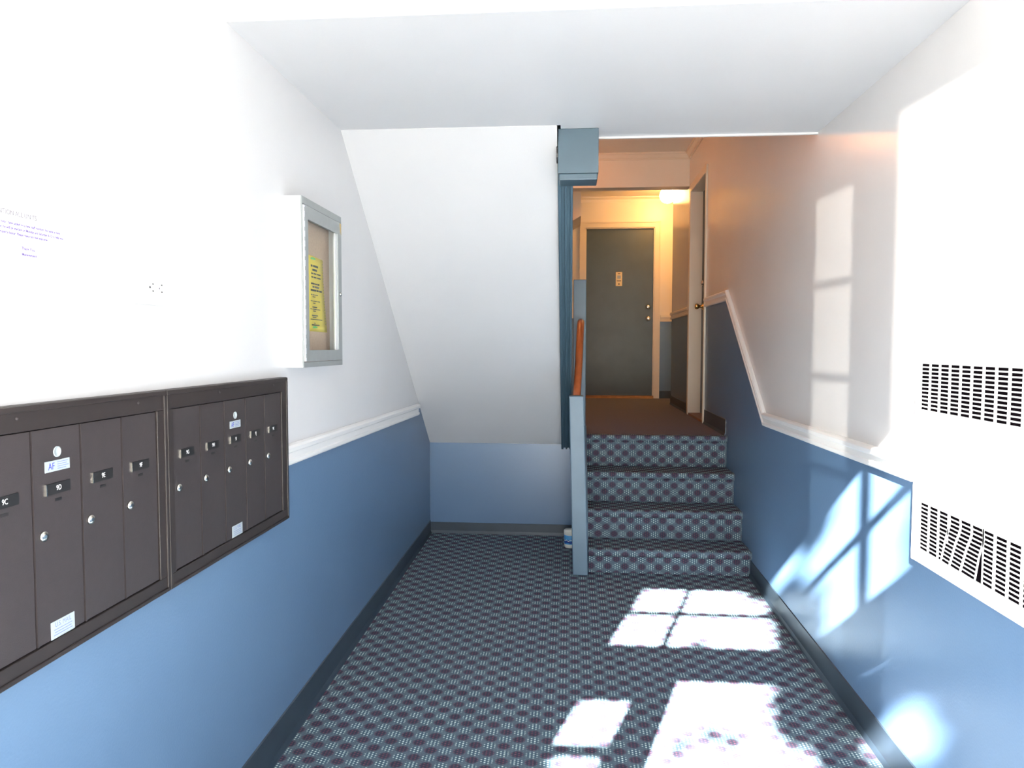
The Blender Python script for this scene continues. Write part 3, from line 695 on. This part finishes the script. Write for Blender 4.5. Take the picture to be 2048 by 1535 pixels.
# ------------------------------------------------------------------ outlet
ol = empty('wall_outlet', (XL, 1.68, 1.442), 'white sideways duplex outlet on the left wall near the display case', 'outlet')
bm = BM(); box(bm, XL, XL+0.016, 1.622, 1.738, 1.442, 1.520); piece('cover_plate', bm, M_enamel, ol, bevel=0.003)
bm = BM(); box(bm, XL+0.0155, XL+0.0205, 1.652, 1.716, 1.464, 1.499); rc = piece('receptacle', bm, M_enamel, ol, bevel=0.001)
for y, z in ((1.670, 1.4905), (1.670, 1.474), (1.707, 1.4905), (1.707, 1.474)):
    bm = BM(); box(bm, XL+0.020, XL+0.0209, y-0.0024, y+0.0024, z-0.0015, z+0.0015); piece('slot', bm, M_black, ol, rc)
bm = BM(); cyl(bm, (XL+0.020, 1.6575, 1.482), (1, 0, 0), 0.0030, 0.0008, 12); piece('ground_hole', bm, M_black, ol, rc)
bm = BM(); cyl(bm, (XL+0.020, 1.697, 1.482), (1, 0, 0), 0.0022, 0.0008, 12); piece('ground_hole', bm, M_inkg, ol, rc)

# ------------------------------------------------------------------ wall furnace on the right wall
hf = empty('wall_heater', (XR, 1.9, 0.69), 'white enamel wall heater panel with slotted vents and bent lower grille', 'heater')
XH = 1.062
HY0, HY1, HZ0, HZ1 = 1.44, 2.328, 0.688, 1.42
VA = (1.165-0.008, 1.299, 2.297)   # upper vent z0,z1, y far
VB = (0.732, 0.879, 2.277)
VY1 = 1.50
# body: frame pieces around the two vent openings
bm = BM()
T = 0.012
def hb(y0, y1, z0, z1): box(bm, XH, XR, y0, y1, z0, z1)
va0, va1, vay = 1.154, 1.2965, 2.304
vb0, vb1, vby = 0.732, 0.8770, 2.285
hb(HY0, HY1, va1, HZ1); hb(HY0, HY1, vb1, va0); hb(HY0, HY1, HZ0, vb0)
hb(vay, HY1, va0, va1); hb(HY0, VY1, va0, va1); hb(vby, HY1, vb0, vb1); hb(HY0, VY1, vb0, vb1)
bmesh.ops.remove_doubles(bm, verts=bm.verts[:], dist=1e-5)
piece('front_panel', bm, M_enamel, hf)
for z0, z1, yf in ((va0, va1, vay), (vb0, vb1, vby)):
    bm = BM(); box(bm, XH+0.0022, XR-0.0005, VY1+0.0005, yf-0.0005, z0+0.0005, z1-0.0005); piece('vent_shade_fill', bm, M_dark, hf)  # near-black fill close behind the slots, the vent's inner shade painted in
for q in ((VY1-0.006, vay+0.008, va1, va1+0.002), (vay+0.006, vay+0.008, va0, va1), (VY1, vby-0.05, vb0-0.016, vb0-0.013)):
    bm = BM(); box(bm, XH-0.0025, XH, *q); piece('vent_rim', bm, M_enamel, hf)
GZ = 0.0009
def gstrip(bm, fy, w, z0, z1, t0=0.0, t1=1.0, n=20):
    xo, xi = XH-0.0003, XH+GZ
    for i in range(n):
        a = t0+(t1-t0)*i/n; b_ = t0+(t1-t0)*(i+1)/n
        za, zb_ = z0+(z1-z0)*a, z0+(z1-z0)*b_
        prism(bm, [(fy(a)-w, za), (fy(a), za), (fy(b_), zb_), (fy(b_)-w, zb_)], 'x', xo, xi)
def gbars(bm, fa, fb, z0, z1, rows_, jit=0.0):
    """horizontal bars from y=fa(t) (far) to y=fb(t) (near)"""
    xo, xi = XH-0.0001, XH+GZ
    ph = (z1-z0)/rows_; h = (ph-0.0076)/2
    for r in range(rows_+1):
        t = r/rows_; zc = z0+(z1-z0)*t; ya, yb_ = fa(t), fb(t)
        if ya-yb_ < 0.003: continue
        sl = -jit*(1-t)
        lo = zc-h if r else zc-0.001; hi = zc+h if r < rows_ else zc+0.001
        prism(bm, [(yb_, lo+sl), (ya, lo), (ya, hi), (yb_, hi+sl)], 'x', xo, xi)
def grille(name, z0, z1, yf, cols, rows_, bent):
    bm = BM(); pw = 0.0560; w = 0.0125
    S0 = lambda k: (lambda t: yf - k*pw)
    def BS(k, amp):   # bent strip k
        return lambda t: yf - k*pw - 0.011*math.exp(-((t-0.80)/0.22)**2) + amp*(1-t)**1.45
    b = {3: BS(3, 0.034), 4: BS(4, 0.044), 5: BS(5, 0.044), 6: BS(6, 0.026)}
    for k in range(cols+1):
        if bent and k in (4, 5): gstrip(bm, b[k], w*0.8, z0, z1)
        elif bent and k == 3:
            gstrip(bm, S0(3), w*0.45, z0, z1, 0.42, 1.0); gstrip(bm, b[3], w*0.7, z0, z1)
        elif bent and k == 6:
            gstrip(bm, lambda t: yf-6*pw-0.008, w*0.5, z0, z1); gstrip(bm, b[6], w*0.6, z0, z1)
        else: gstrip(bm, S0(k), w, z0, z1, n=1)
    for k in range(cols):
        fa = (lambda k: (lambda t: yf-k*pw-w+0.0005))(k); fb = (lambda k: (lambda t: yf-(k+1)*pw-0.0005))(k)
        if bent and k == 2: fb = lambda t: max(b[3](t), yf-3*pw)-0.0005
        if bent and k in (3, 4, 5):
            fa = (lambda q: (lambda t: q(t)-w*0.6))(b[k]); fb = (lambda q: (lambda t: q(t)-0.0005))(b[k+1])
        gbars(bm, fa, fb, z0, z1, rows_, 0.002 if bent and k in (3, 4, 5) else 0)
    return piece(name, bm, M_enamel, hf)
grille('upper_grille', va0, va1, vay, 14, 12, False)
lg = grille('lower_grille', vb0, vb1, vby, 13, 12, True)
lg['label'] = 'bent and torn lower grille'
bm = BM(); lathe(bm, (XH, 2.307, 0.7225), (-1, 0, 0), [(0.0035, 0), (0.0025, 0.0015), (0.0008, 0.002)], 12); piece('screw', bm, M_alu, hf)

# ------------------------------------------------------------------ tub behind the newel post
tb = empty('plastic_tub', (0.003, 4.86, fz(4.86)), 'small white plastic tub with blue label behind the newel post', 'tub')
bm = BM(); lathe(bm, (0, 0, 0), (0, 0, 1), [(0.036, 0), (0.0400, 0.006), (0.0415, 0.02), (0.0415, 0.105)], 32); link('tub_body', bm, M_tubw, tb)
bm = BM(); lathe(bm, (0, 0, 0.090), (0, 0, 1), [(0.0425, 0), (0.0435, 0.004), (0.0435, 0.024), (0.040, 0.030), (0.001, 0.031)], 32); link('lid', bm, M_tubw, tb)
bm = BM(); lathe(bm, (0, 0, 0.026), (0, 0, 1), [(0.0417, 0), (0.0421, 0.0005), (0.0421, 0.0595), (0.0417, 0.060)], 32); lb = link('label', bm, M_tubb, tb); lb['label'] = 'blue printed label band'
bm = BM(); n = 40
ring = []
for i in range(n):
    t = math.pi + math.pi*i/(n-1)*1.0
    w = 0.006*math.sin(i*0.55)
    ring.append([bm.verts.new((0.0424*math.cos(t), 0.0424*math.sin(t), 0.034+w*0.3)), bm.verts.new((0.0424*math.cos(t), 0.0424*math.sin(t), 0.052+w))])
for A, B in zip(ring, ring[1:]): bm.faces.new((A[0], B[0], B[1], A[1]))
link('wave_print', bm, M_tubn, tb)
bm = BM(); ring = []
for i in range(n):
    t = math.pi + math.pi*i/(n-1); w = 0.004*math.sin(i*0.7)
    ring.append([bm.verts.new((0.0427*math.cos(t), 0.0427*math.sin(t), 0.050+w)), bm.verts.new((0.0427*math.cos(t), 0.0427*math.sin(t), 0.054+w))])
for A, B in zip(ring, ring[1:]): bm.faces.new((A[0], B[0], B[1], A[1]))
link('swoosh_print', bm, M_tubw, tb)

# ------------------------------------------------------------------ ceiling lamp round the corner
lp = empty('ceiling_lamp', (1.052, 8.2, TOP), 'glowing round ceiling lamp near the far door', 'lamp')
bm = BM(); lathe(bm, (0, 0, 0), (0, 0, -1), [(0.075, 0), (0.075, 0.012), (0.06, 0.022)], 32); link('base', bm, M_brass, lp)
bm = BM(); bmesh.ops.create_uvsphere(bm, u_segments=32, v_segments=16, radius=0.088)
bmesh.ops.translate(bm, verts=bm.verts[:], vec=(0, 0, -0.108)); link('globe', bm, M_globe, lp, smooth=True)

# ------------------------------------------------------------------ outdoors (behind the camera): pavement and a street tree shading the door
bm = BM(); box(bm, -30, 30, -40, Y0-0.1, -0.35, fz(Y0)-0.02)
struct('floor_outside', bm, M_concrete, 'pale pavement outside the street door', 'pavement')
tr = empty('tree', (-2.4, -5.4, fz(Y0)-0.02), 'leafy street tree outside shading the entrance', 'tree')
rnd = random.Random(3)
clus = [(0.02, 2.22, .12), (0.0, 2.36, .12), (-0.06, 2.50, .10), (-0.22, 2.70, .085), (0.07, 2.70, .075), (-0.86, 2.74, .06), (-0.44, 2.20, .045), (-0.66, 2.31, .022), (-0.78, 2.33, .02),
        (0.50, 2.26, .15), (0.50, 2.46, .15), (0.52, 2.66, .16), (0.74, 2.4, .16), (0.8, 2.7, .16), (0.70, 2.2, .12),
        (-0.84, 1.46, .07), (-0.74, 1.36, .06), (-0.73, 1.18, .17), (-0.73, 0.9, .17), (-0.88, 1.82, .07),
        (0.06, 1.84, .15), (0.02, 1.74, .10), (0.15, 1.68, .12), (0.16, 1.55, .09), (0.24, 1.84, .12), (0.42, 1.845, .12), (0.56, 1.86, .12), (0.52, 1.66, .11), (0.52, 1.50, .12), (0.30, 1.42, .13),
        (-0.37, 1.61, .035), (-0.28, 1.655, .05), (-0.20, 1.63, .04), (-0.39, 1.55, .03), (0.42, 1.3, .15), (0.25, 1.22, .13), (0.5, 1.0, .2), (0.2, 0.95, .2),
        (0.75, 1.7, .16), (0.78, 1.4, .16), (0.78, 1.1, .16), (0.78, 0.8, .16)]
bm = BM(); cs_ = []
sdir = Vector((0.32, 1.0, -0.69))
for xo, zo, r in clus:
    d = rnd.uniform(4.6, 5.6)
    c = Vector((xo, Y0-0.05, zo)) - sdir*d; cs_.append(c)
    for _ in range(int(60 + 14000*r*r)):
        v = Vector((rnd.gauss(0, 1), rnd.gauss(0, 1), rnd.gauss(0, 1))).normalized()*r*rnd.random()**0.36
        s_ = rnd.uniform(0.022, 0.035) if r > 0.06 else 0.014
        q = Vector((rnd.gauss(0, 1), rnd.gauss(0, 1), rnd.gauss(0, 1))).normalized().to_track_quat('Z', 'X').to_matrix()
        pts = [q @ Vector(p)*s_ for p in ((-1.3, 0, 0), (0, -0.7, 0.1), (1.3, 0, 0), (0, 0.7, 0.1))]
        bm.faces.new([bm.verts.new(c+v+p) for p in pts])
o = piece('foliage', bm, M_leaf, tr); o['kind'] = 'stuff'
bm = BM(); base = Vector(tr.location)
hub = Vector((-2.2, -5.2, 4.2))
tube(bm, [base, base+Vector((0.03, 0, 1.5)), (-2.3, -5.3, 3.0), hub], [0.16, 0.12, 0.10, 0.07], 12); piece('trunk', bm, M_bark, tr)
for k, c in enumerate(cs_[::5]):
    bm = BM(); mid = hub.lerp(c, 0.5)+Vector((0, 0, 0.06)); tube(bm, [hub, mid, c], [0.02, 0.012, 0.006], 6); piece('branch', bm, M_bark, tr)

# second warm lamp on the ceiling of the stairwell, hidden behind the sloping flight
lp2 = empty('ceiling_lamp', (-0.30, 5.9, TOP), 'glowing round ceiling lamp over the upper stair flight, behind the blue box', 'lamp')
bm = BM(); lathe(bm, (0, 0, 0), (0, 0, -1), [(0.075, 0), (0.075, 0.012), (0.06, 0.022)], 32); link('base', bm, M_brass, lp2)
bm = BM(); bmesh.ops.create_uvsphere(bm, u_segments=32, v_segments=16, radius=0.088)
bmesh.ops.translate(bm, verts=bm.verts[:], vec=(0, 0, -0.108)); link('globe', bm, M_globe2, lp2, smooth=True)
ol.location.y -= 0.018
